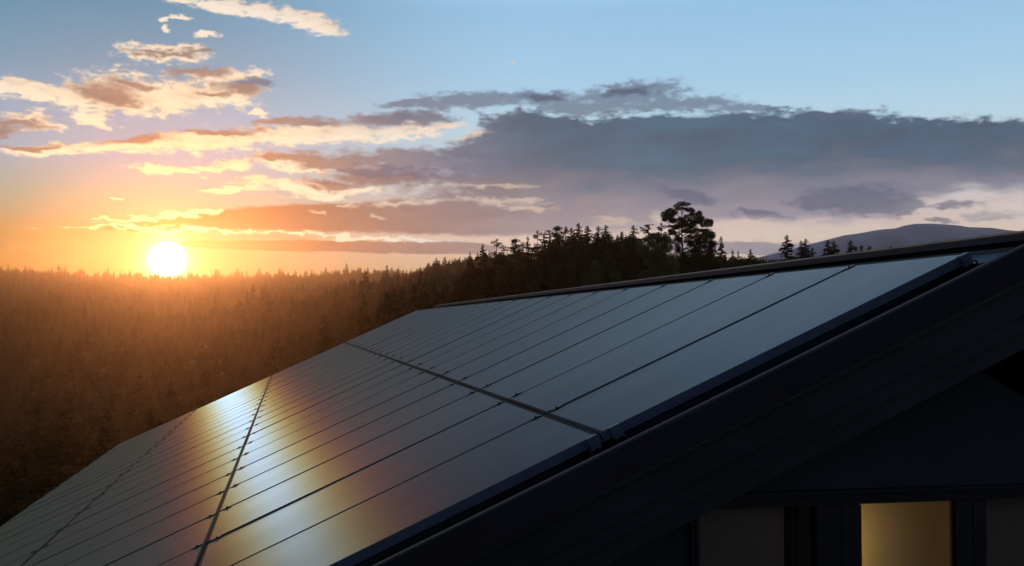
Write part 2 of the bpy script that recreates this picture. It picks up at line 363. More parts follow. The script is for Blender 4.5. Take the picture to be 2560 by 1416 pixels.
# verge flashing along the gable, barge board below it
prof_v = lambda n0, n1, u0, u1, v0, v1, MM: MB().box((u0, v0, n0), (u1, v1, n1), MM)
vf = MB()
vf.add([R3(q) for q in [(-.30, RIDGE_V, -.150), (-.30, EAVE, -.150), (-.30, EAVE, -.026), (-.30, RIDGE_V, -.026),
                        (-.288, RIDGE_V, -.020), (-.288, EAVE, -.020), (-.236, EAVE, -.024), (-.236, RIDGE_V, -.024), (-.236, RIDGE_V, -.150), (-.236, EAVE, -.150)]],
       [(0, 1, 2, 3), (3, 2, 5, 4), (4, 5, 6, 7), (7, 6, 9, 8), (8, 9, 1, 0), (1, 9, 6, 5, 2), (0, 3, 4, 7, 8)])
verge = part(vf, "verge_board", m_verge)
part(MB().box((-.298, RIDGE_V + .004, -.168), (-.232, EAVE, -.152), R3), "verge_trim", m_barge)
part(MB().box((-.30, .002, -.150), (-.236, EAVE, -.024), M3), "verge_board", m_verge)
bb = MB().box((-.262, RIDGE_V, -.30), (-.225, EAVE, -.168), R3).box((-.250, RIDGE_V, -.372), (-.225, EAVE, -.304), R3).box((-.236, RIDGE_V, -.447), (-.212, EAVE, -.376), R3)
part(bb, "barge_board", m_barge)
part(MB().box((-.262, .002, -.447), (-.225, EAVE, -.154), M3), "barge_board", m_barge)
part(MB().box((-.222, RIDGE_V, -.235), (.10, EAVE, -.205), R3), "soffit", m_barge)

zb = -6.6
def wall_plane(u0, u1, poly):     # polygon in (g, z), extruded in depth
    n = len(poly); vs = [GW(u0, g, z) for g, z in poly] + [GW(u1, g, z) for g, z in poly]
    fs = [tuple(range(n)), tuple(range(n, 2 * n))[::-1]] + [(i, n + i, n + (i + 1) % n, (i + 1) % n) for i in range(n)]
    return MB().add(vs, fs)
# the lower face (where the board ends) in gable coordinates: z = ZL(g)
gr, zr = RIDGE_V * V @ G, (O + V * RIDGE_V)[2]
t_ = math.tan(RP)
ZR = lambda g, drop: zr - drop - abs(g - gr) * t_
# upper wall above the window band; a dark loft opening cut at the right of its apex
ap = (.053, -.225)
GC = gr - (zr - .26 + .744) / t_
gtop = [(-1.30, -.742), (1.9, -.742), (1.9, -1.16), ap, (-.55, ZR(-.55, .235)), (-2.2, ZR(-2.2, .235)), (-2.2, -.742)]
upper = wall_plane(0.0, .08, [(GC, -.743), (1.9, -.743), (1.9, -.74), (.99, -.717), ap, (-.02, ZR(-.02, .26))])
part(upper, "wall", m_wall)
part(wall_plane(.35, .37, [(-.3, -.72), (2.0, -.72), (2.0, -.5), (gr, zr - .24), (-.3, ZR(-.3, .25))]), "loft_dark_sheet", m_dark)  # black sheet standing in for the dark inside the loft
part(MB().box((0, 0, 0), (1, 1, 1), lambda p: GW(-.045 + p[0] * .115, GC - .02 + p[1] * (2.2 - GC), -.757 + p[2] * .013)), "ledge", m_timber)
# window band: posts, panes, rooms
wt, wb = -.815, -2.15
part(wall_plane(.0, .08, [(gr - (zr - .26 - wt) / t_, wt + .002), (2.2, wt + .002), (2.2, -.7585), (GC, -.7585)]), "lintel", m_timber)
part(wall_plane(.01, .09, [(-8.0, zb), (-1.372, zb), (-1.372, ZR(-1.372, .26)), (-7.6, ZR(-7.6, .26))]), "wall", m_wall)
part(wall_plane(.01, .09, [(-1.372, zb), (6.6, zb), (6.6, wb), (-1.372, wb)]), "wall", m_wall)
def window(g0, g1, post_l, split=None, lit=False):
    f = MB(); d0, d1 = -.012, .040
    bx = lambda a, b, c, d, e, h: f.box((0, 0, 0), (1, 1, 1), lambda p: GW(e + p[0] * (h - e), a + p[1] * (b - a), c + p[2] * (d - c)))
    bx(g0 - post_l, g0, wb, wt, d0, d1)
    bx(g0 - post_l * .44, g0 - post_l * .40, wb, wt - .003, d0 - .004, d0 + .002)
    bx(g0 + .0005, g0 + .006, wb + .04, wt - .002, .012, .038)
    bx(g1 - .006, g1 - .0005, wb + .04, wt - .002, .012, .038)
    bx(g0, g1, wb, wb + .04, .0, .040)
    if split: bx(split - .006, split + .006, wb + .04, wt - .002, .012, .038)
    fr = part(f, "window", m_timber)
    MBp = MB().box((0, 0, 0), (1, 1, 1), lambda p: GW(.022 + p[0] * .006, g0 + .006 + p[1] * (g1 - g0 - .012), wb + .04 + p[2] * (wt - wb - .042)))
    pn = MBp.build("pane", m_pane, fr, HB)
    return fr
POSTS = [(-1.335, -.78, .037, -.885), (-.566, -.092, .214, None), (.058, .62, .15, None), (.78, 1.35, .16, None)]
fr1 = window(-1.335, -.78, .037, -.885)
fr2 = window(-.566, -.092, .214)
fr3 = window(.058, .62, .150)
fr4 = window(.78, 1.35, .16)
# blinds behind the unlit panes, slanted top follows the roof line at the left one
b = wall_plane(.10, .105, [(-1.335, wb), (-.888, wb), (-.888, -.80), (-1.252, -.80), (-1.335, -.845)]); b.build("blind", m_blind, fr1, HB)
b = wall_plane(.16, .165, [(.058, wb), (.64, wb), (.64, -.86), (.20, -.82), (.058, -.80)]); b.build("blind", m_blind, fr3, HB)
# the lit room
r = MB()
def rbox(a, b, c, d, e, h): r.box((0, 0, 0), (1, 1, 1), lambda p: GW(e + p[0] * (h - e), a + p[1] * (b - a), c + p[2] * (d - c)))
rbox(-.74, .056, -2.3, -2.25, .081, .24); rbox(-.74, .056, -.62, -.60, .081, .24)
rbox(-.76, -.74, -2.3, -.60, .081, .24); rbox(.056, .066, -2.25, -.62, .081, .24); rbox(-.74, .056, -2.25, -.62, .22, .24)
part(r, "lit_room", m_room)
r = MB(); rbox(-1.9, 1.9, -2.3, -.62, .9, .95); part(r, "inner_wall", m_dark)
ll = bpy.data.lights.new("room_lamp", 'POINT'); llo = bpy.data.objects.new("room_lamp", ll); COL.objects.link(llo)
ll.energy = 4.0; ll.color = (1.0, .76, .33); ll.shadow_soft_size = .03; llo.location = GW(.11, -.70, -1.05)  # lamp of the lit room, out of sight at the left
# long side, far gable, gutter
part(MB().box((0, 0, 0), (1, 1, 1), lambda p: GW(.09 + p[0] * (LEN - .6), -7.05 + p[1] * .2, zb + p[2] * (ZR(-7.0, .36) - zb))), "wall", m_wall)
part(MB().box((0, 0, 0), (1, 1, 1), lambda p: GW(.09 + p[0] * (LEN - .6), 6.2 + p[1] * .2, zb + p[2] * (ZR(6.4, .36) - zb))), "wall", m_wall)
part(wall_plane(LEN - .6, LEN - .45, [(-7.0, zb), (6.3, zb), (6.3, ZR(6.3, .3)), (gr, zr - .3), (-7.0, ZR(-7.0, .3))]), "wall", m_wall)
part(MB().prism([(EAVE + .005, -.20), (EAVE + .005, -.10), (EAVE + .02, -.10), (EAVE + .02, -.185), (EAVE + .11, -.185), (EAVE + .11, -.10), (EAVE + .125, -.10), (EAVE + .125, -.20)], -.2, LEN, R3), "gutter", m_frame)

# ------------------------------------------------------------------ solar panels
NC, NR = 22, 4
pw, ph, th = PW - .012, PH - .007, .042
rim_l, rim_s = .009, .017
Rm = Matrix(((U[0], V[0], N[0]), (U[1], V[1], N[1]), (U[2], V[2], N[2]))).to_4x4()
fm = MB()
fm.box((0, 0, -th), (rim_l, ph, 0)); fm.box((pw - rim_l, 0, -th), (pw, ph, 0))
fm.box((rim_l, 0, -th), (pw - rim_l, rim_s, -.0008)); fm.box((rim_l, ph - rim_s, -th), (pw - rim_l, ph, -.0008))
gm = MB().box((rim_l + .0003, rim_s + .0003, -.010), (pw - rim_l - .0003, ph - rim_s - .0003, -.0018))
def clampmesh(v0):
    c = MB(); x = pw + .006
    c.box((x - .016, v0 - .028, .0006), (x + .016, v0 + .028, .0048)); c.box((x - .0045, v0 - .028, -.05), (x + .0045, v0 + .028, .0005))
    c.tube([(x, v0, .0049), (x, v0, .0105)], [.0065, .0065], 6)
    return c
def endclamp(v0):
    c = MB(); c.box((-.020, v0 - .024, -.050), (-.0008, v0 + .024, -.0005)); c.box((-.020, v0 - .024, .0003), (.012, v0 + .024, .0045))
    c.box((-.0235, v0 - .003, -.034), (-.0203, v0 + .010, -.024)); return c
v_top, v_bot = .048, ph - .066
ordn = ["first","second","third","fourth","fifth","sixth","seventh","eighth","ninth","tenth","eleventh","twelfth","thirteenth","fourteenth","fifteenth",
        "sixteenth","seventeenth","eighteenth","nineteenth","twentieth","twenty-first","last"]
rown = ["top row under the ridge cap", "second row below the ridge", "third row below the ridge", "lowest row by the eave"]
proto = bpy.data.objects.new("solar_panel", None); COL.objects.link(proto); proto.empty_display_size = .1
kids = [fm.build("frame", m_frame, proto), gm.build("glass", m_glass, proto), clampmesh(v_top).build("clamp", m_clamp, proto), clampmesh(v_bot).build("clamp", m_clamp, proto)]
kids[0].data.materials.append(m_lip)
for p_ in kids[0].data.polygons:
    if p_.normal.z > .9 or abs(p_.normal.y) > .9: p_.material_index = 1  # tops and ends get the shaded copy, sides stay lighter
for rrow in range(NR):
    for c in range(NC):
        first = rrow == 0 and c == 0
        if first: root, ks = proto, kids
        else:
            root = proto.copy(); COL.objects.link(root); ks = []
            for k in (kids[:2] if c == NC - 1 else kids):
                q = k.copy(); COL.objects.link(q); q.parent = root; ks.append(q)
        p0 = R3((c * PW, rrow * PH, 0))
        jit = Matrix.Rotation(rng.normal(0, .0012), 4, 'X') @ Matrix.Rotation(rng.normal(0, .0012), 4, 'Y')
        root.matrix_world = Matrix.Translation(Vector(p0)) @ Rm @ jit
        where = "nearest panel at the gable edge" if c == 0 else ("panel at the far end" if c == NC - 1 else ordn[c] + " panel from the near gable edge")
        setp(root, f"{'black framed solar panel' if c == 0 else 'dark solar panel'}, {where}, {rown[rrow]}"
             if len(f"{where} {rown[rrow]}".split()) <= 13 else f"solar panel, {where}, {rown[rrow]}", "solar panel", "solar panels in four rows on the roof")
        if c == 0:
            for v0 in (v_top - .01, v_bot):
                endclamp(v0).build("end_clamp", m_frame, root)
# mounting rails whose cut ends show at the gable
def rail(v0):
    h0, h1 = -.118, -.044
    m = MB(); w_ = .024
    prof = [(v0 - w_, h1), (v0 - .007, h1), (v0 - .007, h1 - .004), (v0 - w_ + .004, h1 - .004), (v0 - w_ + .004, h1 - .030), (v0 + w_ - .004, h1 - .030),
            (v0 + w_ - .004, h1 - .004), (v0 + .007, h1 - .004), (v0 + .007, h1), (v0 + w_, h1), (v0 + w_, h0 + .003), (v0 + w_ + .03, h0 + .003), (v0 + w_ + .03, h0),
            (v0 + w_ - .003, h0), (v0 + w_ - .003, h1 - .034), (v0 + .008, h1 - .034), (v0 - .004, h0 + .02), (v0 - w_ + .003, h0 + .02), (v0 - w_ + .003, h0), (v0 - w_, h0)]
    m.prism(prof, -.055, NC * PW, R3); return m
for v0, lb in ((v_top, "aluminium mounting rail under the topmost panels, its cut end near the ridge"),
               (v_bot, "aluminium mounting rail end below the lower edge of the top row"),
               (PH + v_top, "aluminium mounting rail end below the upper edge of the second row")):
    o = rail(v0).build("mounting_rail", m_alu); setp(o, lb, "mounting rail", "mounting rails under the panels")

# ------------------------------------------------------------------ terrain
TX = [-900, -300, 418, 640, 740, 900, 1000, 1100, 1180, 1300, 1600, 1850, 2100, 2500, 3300]
TD = [0, 35, 100, 200, 350, 500, 900, 1600, 2400, 3500, 4500, 6500]
TZ = {-900: [-7,-14,-38,-58,-74,-84,-76,-14,50,119,110,100], -300: [-7,-14,-38,-58,-74,-84,-76,-14,50,117,110,100], 418: [-7,-14,-38,-58,-74,-82,-70,-12,46,114,108,100],
      640: [-7,-14,-36,-54,-66,-68,-50,10,42,113,108,100], 740: [-7,-13,-34,-48,-56,-54,-34,16,42,110,108,100], 900: [-7,-12,-28,-38,-40,-34,-14,38,52,122,110,100],
      1000: [-7,-10,-20,-26,-25,-18,4,47,54,124,110,100], 1100: [-7,-9,-12,-14,-10,-4,16,62,64,90,90,90], 1180: [-7,-7,-7,-5,0,4,22,70,66,60,60,60],
      1300: [-7,-7,-5,0,6,9,26,74,66,60,60,60], 1600: [-7,-7,-4,2,8,10,26,75,66,60,60,60], 1850: [-7,-7,-3,3,8,10,26,72,60,50,50,50],
      2100: [-7,-7,-3,3,6,8,20,55,50,40,40,40], 2500: [-7,-7,-3,3,6,6,10,30,40,40,40,40], 3300: [-7,-7,-3,2,4,4,6,20,30,40,40,40]}
TA = np.array([math.radians(azel(x, 700)[0]) for x in TX]); TT = np.array([TZ[x] for x in TX], float); TDn = np.array(TD, float)
def sstep(t): return t * t * (3 - 2 * t)
def ground(x, y):
    x = np.asarray(x, float); y = np.asarray(y, float)
    a = np.arctan2(x, y); d = np.hypot(x, y)
    ac = np.clip(a, TA[0], TA[-1] - 1e-6)
    i = np.clip(np.searchsorted(TA, ac, side='right') - 1, 0, len(TA) - 2); fa = sstep((ac - TA[i]) / (TA[i + 1] - TA[i]))
    dc = np.clip(d, 0, TDn[-1] - 1e-3); j = np.clip(np.searchsorted(TDn, dc, side='right') - 1, 0, len(TDn) - 2)
    fd = (dc - TDn[j]) / (TDn[j + 1] - TDn[j]); fd = .5 * fd + .5 * sstep(fd)
    z = (TT[i, j] * (1 - fa) + TT[i + 1, j] * fa) * (1 - fd) + (TT[i, j + 1] * (1 - fa) + TT[i + 1, j + 1] * fa) * fd
    back = np.clip((np.abs(a) - .7) / .8, 0, 1); z = z * (1 - back) + np.minimum(-7, -7 + 0 * z) * back
    k = np.clip(d / 900, 0, 1)
    z = z + k * (5 * np.sin(x / 130 + 1.3 * np.sin(y / 210)) + 4 * np.cos(y / 170 + x / 300) + 2.0 * np.sin(x / 47 + y / 61))
    m_ = np.clip((d - 140) / 160, 0, 1) * np.clip((1350 - d) / 400, 0, 1) * np.clip((.05 - a) / .1, 0, 1)
    z = z + m_ * (9 * np.sin(x / 52 + 1.7 * np.sin(y / 120)) * np.sin(y / 83 + .8) + 7 * np.sin(y / 64 + x / 190 + 1.1 * np.sin(x / 71)))
    return z
front = np.radians(np.concatenate([np.arange(-45, 45.01, .5)])); rest = np.radians(np.arange(50, 311, 5.0))
angs = np.concatenate([front, rest]); ds = np.concatenate([[0], np.geomspace(8, 4600, 110)])
na, nd = len(angs), len(ds)
A_, D_ = np.meshgrid(angs, ds, indexing='ij'); X = D_ * np.sin(A_); Y = D_ * np.cos(A_); Zt = ground(X, Y)
me = bpy.data.meshes.new("ground"); vs = np.stack([X, Y, Zt], -1).reshape(-1, 3)
fs = [(i * nd + j, i * nd + j + 1, ((i + 1) % na) * nd + j + 1, ((i + 1) % na) * nd + j) for i in range(na) for j in range(nd - 1)]
me.from_pydata(vs.tolist(), [], fs); me.materials.append(m_ground)
for p_ in me.polygons: p_.use_smooth = True
go = bpy.data.objects.new("ground", me); COL.objects.link(go); setp(go, kind="structure")

# distant mountain: ridged relief
MD = 3550.0
sk = [(1650, 690), (1800, 668), (1930, 638), (1990, 622), (2050, 607), (2110, 592), (2150, 586), (2190, 579), (2240, 574), (2262, 567), (2290, 563), (2340, 563), (2400, 567), (2420, 571), (2480, 573), (2520, 579), (2560, 583), (2700, 600), (2900, 615), (3300, 650)]
sa = np.array([math.radians(azel(x, y)[0]) for x, y in sk]); se = np.array([math.tan(math.radians(azel(x, y)[1])) for x, y in sk])
aa = np.linspace(sa[0], sa[-1], 420); top_h = np.interp(aa, sa, se) * MD
nn = 34; vs = []
for i, a in enumerate(aa):
    for j in range(nn):
        t = j / (nn - 1); d = MD - 1000 + 1700 * t
        prof_ = math.sin(min(1.0, (d - (MD - 1000)) / 1000) * math.pi / 2) ** 1.3 if d <= MD else math.cos((d - MD) / 700 * math.pi / 2 * .9)
        h = 15 + (top_h[i] - 15) * prof_
        if d < MD - 30: h += (1 - abs(2 * prof_ - 1)) * 12 * math.sin(i * .15 + j * .5 + 2 * math.sin(i * .04)) + 4 * math.sin(i * .45 + j * .9) * (1 - prof_)
        vs.append((d * math.sin(a), d * math.cos(a), h))
fs = [(i * nn + j, (i + 1) * nn + j, (i + 1) * nn + j + 1, i * nn + j + 1) for i in range(len(aa) - 1) for j in range(nn - 1)]
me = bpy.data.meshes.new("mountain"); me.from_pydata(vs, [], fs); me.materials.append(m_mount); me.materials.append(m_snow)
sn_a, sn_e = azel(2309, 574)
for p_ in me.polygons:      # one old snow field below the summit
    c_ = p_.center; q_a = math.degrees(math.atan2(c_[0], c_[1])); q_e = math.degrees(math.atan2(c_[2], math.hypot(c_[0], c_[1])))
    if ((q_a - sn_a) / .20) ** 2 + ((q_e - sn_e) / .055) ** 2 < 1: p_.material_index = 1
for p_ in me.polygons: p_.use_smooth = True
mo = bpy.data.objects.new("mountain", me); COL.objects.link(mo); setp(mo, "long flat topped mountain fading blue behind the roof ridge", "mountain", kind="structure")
# ------------------------------------------------------------------ tree models (unit height, base at the origin)
def finish(name, vs, fs, m):
    me = bpy.data.meshes.new(name); vs = np.asarray(vs, np.float32).reshape(-1, 3); fs = np.asarray(fs, np.int32)
    me.vertices.add(len(vs)); me.vertices.foreach_set("co", vs.ravel())
    k = fs.shape[1]; me.loops.add(fs.size); me.loops.foreach_set("vertex_index", fs.ravel()); me.polygons.add(len(fs))
    me.polygons.foreach_set("loop_start", np.arange(0, fs.size, k, dtype=np.int32)); me.polygons.foreach_set("loop_total", np.full(len(fs), k, np.int32))
    me.update(calc_edges=True); me.validate(); me.materials.append(m); return me
def spruce_mesh(name, seed, R=.17, n=240, z0=.08, ragged=.25, droop=.35, expo=.75, tip=.012):
    r = np.random.default_rng(seed); tri = []; ph = r.uniform(0, 6.28, 6)
    for b_ in range(n):
        t = (b_ + r.uniform(0, 1)) / n; t = 1 - (1 - t) ** 1.25; z = z0 + (.985 - z0) * t
        a = r.uniform(0, 2 * math.pi)
        lump = 1 + ragged * (.6 * math.sin(3 * a + 17 * z + ph[0]) + .5 * math.sin(2 * a - 31 * z + ph[1]) + .35 * math.sin(61 * z + ph[2]))
        l = (R * (1 - t) ** expo + tip) * max(.25, lump) * r.uniform(.72, 1.12)
        dx, dy = math.cos(a), math.sin(a); sx, sy = -dy, dx; up = r.uniform(.0, .45) * (.4 + t)
        steps = max(2, int(5 * l / R + 2))
        for q in range(steps):
            f = (q + r.uniform(.3, .9)) / steps; px = l * f; pz = z + l * (up * f - droop * f * f)
            ws = l * .36 * (1.15 - f) + .004; w0 = l / steps * r.uniform(.45, .8) + .001
            for sgn in (-1, 1):
                if r.random() < .1: continue
                tw = r.uniform(.6, 1.3) * ws; e = px + tw * r.uniform(.2, .8); dz = -tw * r.uniform(-.1, .7)
                tri.append([(dx * (px - w0), dy * (px - w0), pz + r.normal(0, .002)), (dx * (px + w0), dy * (px + w0), pz), (dx * e + sgn * sx * tw, dy * e + sgn * sy * tw, pz + dz)])
            tri.append([(dx * (px - w0) , dy * (px - w0), pz), (dx * (px + w0), dy * (px + w0), pz), (dx * (px + .4 * w0), dy * (px + .4 * w0), pz - r.uniform(.12, .45) * l - .004)])
        tri.append([(sx * .004, sy * .004, z), (-sx * .004, -sy * .004, z), (dx * l * 1.06, dy * l * 1.06, z + l * (up - droop))])
    tri.append([(.004, 0, .93), (-.004, 0, .93), (0, 0, 1.0)]); tri.append([(0, .004, .93), (0, -.004, .93), (0, 0, 1.0)])
    v = np.array(tri).reshape(-1, 3); return finish(name, v, np.arange(len(v)).reshape(-1, 3), m_spruce)
def clump_mesh(name, seed, clumps, m, leaf=.018, dens=1.0, flat=.25):
    """clumps: (x, y, z, rx, ry, rz) in units of tree height; small blades all through each clump, denser towards its skin"""
    r = np.random.default_rng(seed); V_ = []
    for (x, y, z, rx, ry, rz) in clumps:
        n = int(dens * 3.0 * (rx * rz + rx * ry + ry * rz) / leaf ** 2) + 12
        d = r.normal(size=(n, 3)); d /= np.linalg.norm(d, axis=1)[:, None]; rad = r.uniform(.25, 1, n) ** .5 * r.uniform(.8, 1.12, n)
        c = np.array([x, y, z]) + d * rad[:, None] * np.array([rx, ry, rz])
        a = r.normal(size=(n, 3)); a[:, 2] *= flat; a /= np.linalg.norm(a, axis=1)[:, None]
        b = np.cross(a, r.normal(size=(n, 3))); b /= np.linalg.norm(b, axis=1)[:, None]
        s_ = leaf * r.uniform(.5, 1.3, n)[:, None]
        V_.append(np.stack([c - a * s_, c + a * s_ * .9 + b * s_ * .3, c + b * s_ * .9], 1).reshape(-1, 3))
    v = np.concatenate(V_); return finish(name, v, np.arange(len(v)).reshape(-1, 3), m)
def pine_clumps(seed, n=26, z0=.42, R=.16):
    r = np.random.default_rng(seed); out_ = []
    for i in range(n):
        z = r.uniform(z0, .96); k = math.sin(min(1, (1.02 - z) / (1 - z0) * 1.5) * math.pi / 2); a = r.uniform(0, 2 * math.pi); d = R * k * r.uniform(.25, 1)
        s_ = r.uniform(.028, .052); out_.append((d * math.cos(a), d * math.sin(a), z, s_ * 1.3, s_ * 1.3, s_ * .7))
    out_.append((0, 0, .965, .03, .03, .03)); return out_
def round_clumps(seed, n=34, R=.26, z0=.22):
    r = np.random.default_rng(seed); out_ = []
    for i in range(n):
        d = r.normal(size=3); d /= np.linalg.norm(d); q = r.uniform(.45, 1)
        s_ = r.uniform(.06, .11); out_.append((d[0] * R * q * .85, d[1] * R * q * .85, .56 + d[2] * q * (.36 if d[2] > 0 else .34), s_, s_, s_ * .85))
    return out_
SPR = [spruce_mesh("crown", 1, .155, 230, expo=.8, tip=.007), spruce_mesh("crown", 2, .185, 220, .06, .4, .3, .78, .008), spruce_mesh("crown", 3, .125, 200, .10, .4, .4, .78, .008), spruce_mesh("crown", 4, .20, 230, .05, .3, .35, .85)]
RAG = [spruce_mesh("crown", 5, .15, 90, .25, .75, .1, .5, .02), clump_mesh("crown", 6, pine_clumps(6), m_pine, .012, 1.0), clump_mesh("crown", 7, pine_clumps(8, 20, .5, .14), m_pine, .012, 1.0)]
BRD = [clump_mesh("crown", 8, round_clumps(8), m_broad, .024, 1.0, 1), clump_mesh("crown", 9, round_clumps(12, 30, .2, .2), m_broad, .024, 1.0, 1)]
def trunk_mesh(name, h=1.0, r0=.016, limbs=(), bend=0.0):
    m = MB(); pts = [(bend * math.sin(z * 2.2), 0, z * h) for z in np.linspace(-.01, .97, 8)]
    m.tube(pts, list(np.linspace(r0, r0 * .16, 8)), 7)
    for (x, y, z, *_s) in limbs:
        zz = max(.1, z - .35 * math.hypot(x, y) - .02); b0 = bend * math.sin(zz * 2.2)
        m.tube([(b0, 0, zz), (b0 + (x - b0) * .5, y * .5, zz + (z - zz) * .35), (x, y, z)], [r0 * .35, r0 * .24, r0 * .08], 5)
    me = bpy.data.meshes.new(name); me.from_pydata(m.v, [], m.f); me.materials.append(m_bark); return me
TRK = trunk_mesh("trunk"); TRK_P = trunk_mesh("trunk", 1, .014, pine_clumps(6)); TRK_Q = trunk_mesh("trunk", 1, .014, pine_clumps(8, 20, .5, .14)); TRK_B = trunk_mesh("trunk", .8, .02, round_clumps(8, 12))
KIND = {"a": ("spruce_tree", SPR[0], TRK), "b": ("spruce_tree", SPR[1], TRK), "c": ("spruce_tree", SPR[2], TRK), "d": ("spruce_tree", SPR[3], TRK),
        "r": ("ragged_spruce", RAG[0], TRK), "p": ("pine_tree", RAG[1], TRK_P), "q": ("pine_tree", RAG[2], TRK_Q), "o": ("broadleaf_tree", BRD[0], TRK_B), "n": ("broadleaf_tree", BRD[1], TRK_B)}
def place_tree(kind, x, ytop, d, label, wid=1.0, group="trees standing out along the skyline", rot=None):
    name, crown, trunk = KIND[kind]
    az, el = azel(x, ytop); a = math.radians(az); X, Y = d * math.sin(a), d * math.cos(a)
    zt = d * math.tan(math.radians(el)); zg = float(ground(X, Y)) - .3; h = zt - zg
    cat = {"s": "spruce", "r": "spruce", "p": "pine", "b": "tree"}[name[0]]
    e = empty(name, (X, Y, zg), label, cat, group)
    if name[0] in 'sr': wid *= 1.4
    e.scale = (h * wid, h * wid, h); e.rotation_euler = (rng.normal(0, .015), rng.normal(0, .015), rng.uniform(0, 6.28) if rot is None else rot)
    for nm, md in (("crown", crown), ("trunk", trunk)):
        o = bpy.data.objects.new(nm, md); COL.objects.link(o); o.parent = e
    return e
T = place_tree
T('c', 968, 662, 1150, "thin dark spruce standing alone above the far slope, right of the valley", 1.0)
T('b', 915, 677, 1100, "rounded dark spruce on the slope left of the lone thin one", 1.2)
T('a', 631, 708, 1500, "tall hazy spruce with a bare spike top below the sun's right", .9)
T('c', 617, 722, 1490, "small hazy spruce just left of the spike topped one", 1.0)
T('b', 664, 711, 1490, "broad hazy spruce right of the spike topped one", 1.0)
T('a', 653, 716, 1510, "narrower hazy spruce leaning against the broad one's left side", .8)
T('d', 541, 731, 1300, "faint spruce cone in the orange haze below the sun", .7)
T('a', 563, 757, 1250, "small faint spruce in the orange haze, lower right of the cone", .8)
T('a', 1178, 640, 430, "bushy spruce with feathered left side at the foot of the dark grove", 1.2)
T('b', 1208, 609, 420, "pointed spruce at the left end of the dark grove", .85)
T('q', 1243, 597, 410, "lopsided thin pine right of the pointed spruce", 1.1)
T('r', 1258, 611, 425, "small thin spruce between the two airy pines on the left", 1.0)
T('p', 1287, 595, 405, "airy pine with sky showing through its whole crown", 1.1)
T('r', 1308, 604, 415, "low see-through spruce right of the airy pine", 1.2)
T('c', 1322, 589, 425, "slim forked top left of the tall bare stemmed pine", .8)
T('q', 1345, 576, 400, "tall bare stemmed pine where the grove begins to thicken", 1.0)
T('c', 1363, 584, 420, "slim spruce right beside the tall bare stemmed pine", 1.1)
T('r', 1377, 574, 415, "flat headed spruce third from the thick grove's left", 1.3)
T('p', 1397, 563, 430, "round headed pine at the left shoulder of the thick grove", .9)
T('q', 1412, 565, 440, "small round headed pine in the gap of the left shoulder", .8)
T('a', 1423, 567, 425, "low dark spruce before the highest one of the grove", 1.2)
T('b', 1446, 555, 415, "highest dark spruce of the thick grove", 1.1)
T('a', 1470, 562, 430, "broad shouldered spruce just right of the grove's highest", 1.5)
T('c', 1496, 563, 420, "spiky spruce in the middle dip of the thick grove", 1.3)
T('b', 1516, 560, 415, "dark spruce with a thin needle tip right of the dip", 1.2)
T('c', 1556, 577, 430, "lower spruce leaning on the left of the pair beside the gap", 1.3)
T('b', 1583, 561, 400, "big cone shaped spruce left of the bright sky gap", 1.15)
T('r', 1622, 559, 380, "starry topped spruce standing behind the broad olive tree", 1.2)
T('q', 1651, 556, 340, "small pine pressed against the giant pine's left side", .9)
T('a', 1805, 588, 390, "slender spruce just right of the giant pine", .8)
T('c', 1789, 613, 400, "short spruce in the notch between giant pine and slender spruce", 1.0)
T('a', 1832, 623, 520, "tiny pointed spruce right of the slender one", .8)
T('c', 1844, 627, 540, "second tiny pointed spruce, a little lower", .9)
T('b', 1877, 621, 420, "squat bushy spruce alone before the mountain's left foot", .9)
T('b', 1968, 586, 290, "open branched spruce, leftmost of the row above the ridge cap", 1.15)
T('a', 2003, 600, 300, "left crown of the leaning twin spruces above the ridge cap", 1.15)
T('b', 2016, 595, 290, "right crown of the leaning twin spruces above the ridge cap", 1.1)
T('c', 2031, 617, 280, "low side spruce at the right foot of the leaning twins", 1.4)
T('b', 2071, 598, 285, "left spruce of the wide dark pair before the mountain", 1.1)
T('b', 2086, 601, 280, "right spruce of the wide dark pair before the mountain", 1.2, rot=2.0)
T('a', 2130, 598, 290, "upright spruce under the mountain's rising flank", 1.2)
T('c', 2141, 614, 285, "short spruce touching the upright one's right side", 1.4)
T('c', 2153, 612, 280, "small dark spruce just right of the upright one", 1.4)
T('b', 2181, 612, 275, "spruce top barely clearing the ridge cap below the summit", 1.2)
T('c', 2229, 613, 270, "last faint spruce tip poking over the ridge cap", 1.3)
T('o', 1098, 665, 560, "pale bushy tree shaped like a wide triangle on the hillside", 1.2)
T('n', 1490, 646, 330, "tallest pale leafy tree in front of the dark grove", .9)
T('o', 1467, 670, 320, "rounded pale tree at the left of the tallest leafy one", .9)
T('n', 1545, 672, 315, "right half of the pale bushy pair before the grove", .9)
T('n', 1530, 679, 313, "left half of the pale bushy pair before the grove", .9)
T('o', 1322, 700, 330, "pale green tree low by the grove's left foot", .8)
T('d', 1600, 684, 300, "young grey spruce low beside the broad olive tree", .5)
T('c', 3, 666, 3380, "highest far treetop at the skyline's left end", 1.6)
T('d', 43, 669, 3350, "clumped far treetops left of the sun, second bump", .9)
T('c', 69, 680, 3360, "far treetop, third bump from the skyline's left end", 1.4)
T('c', 92, 674, 3350, "pointed far treetop, fourth bump from the left end", 1.4)

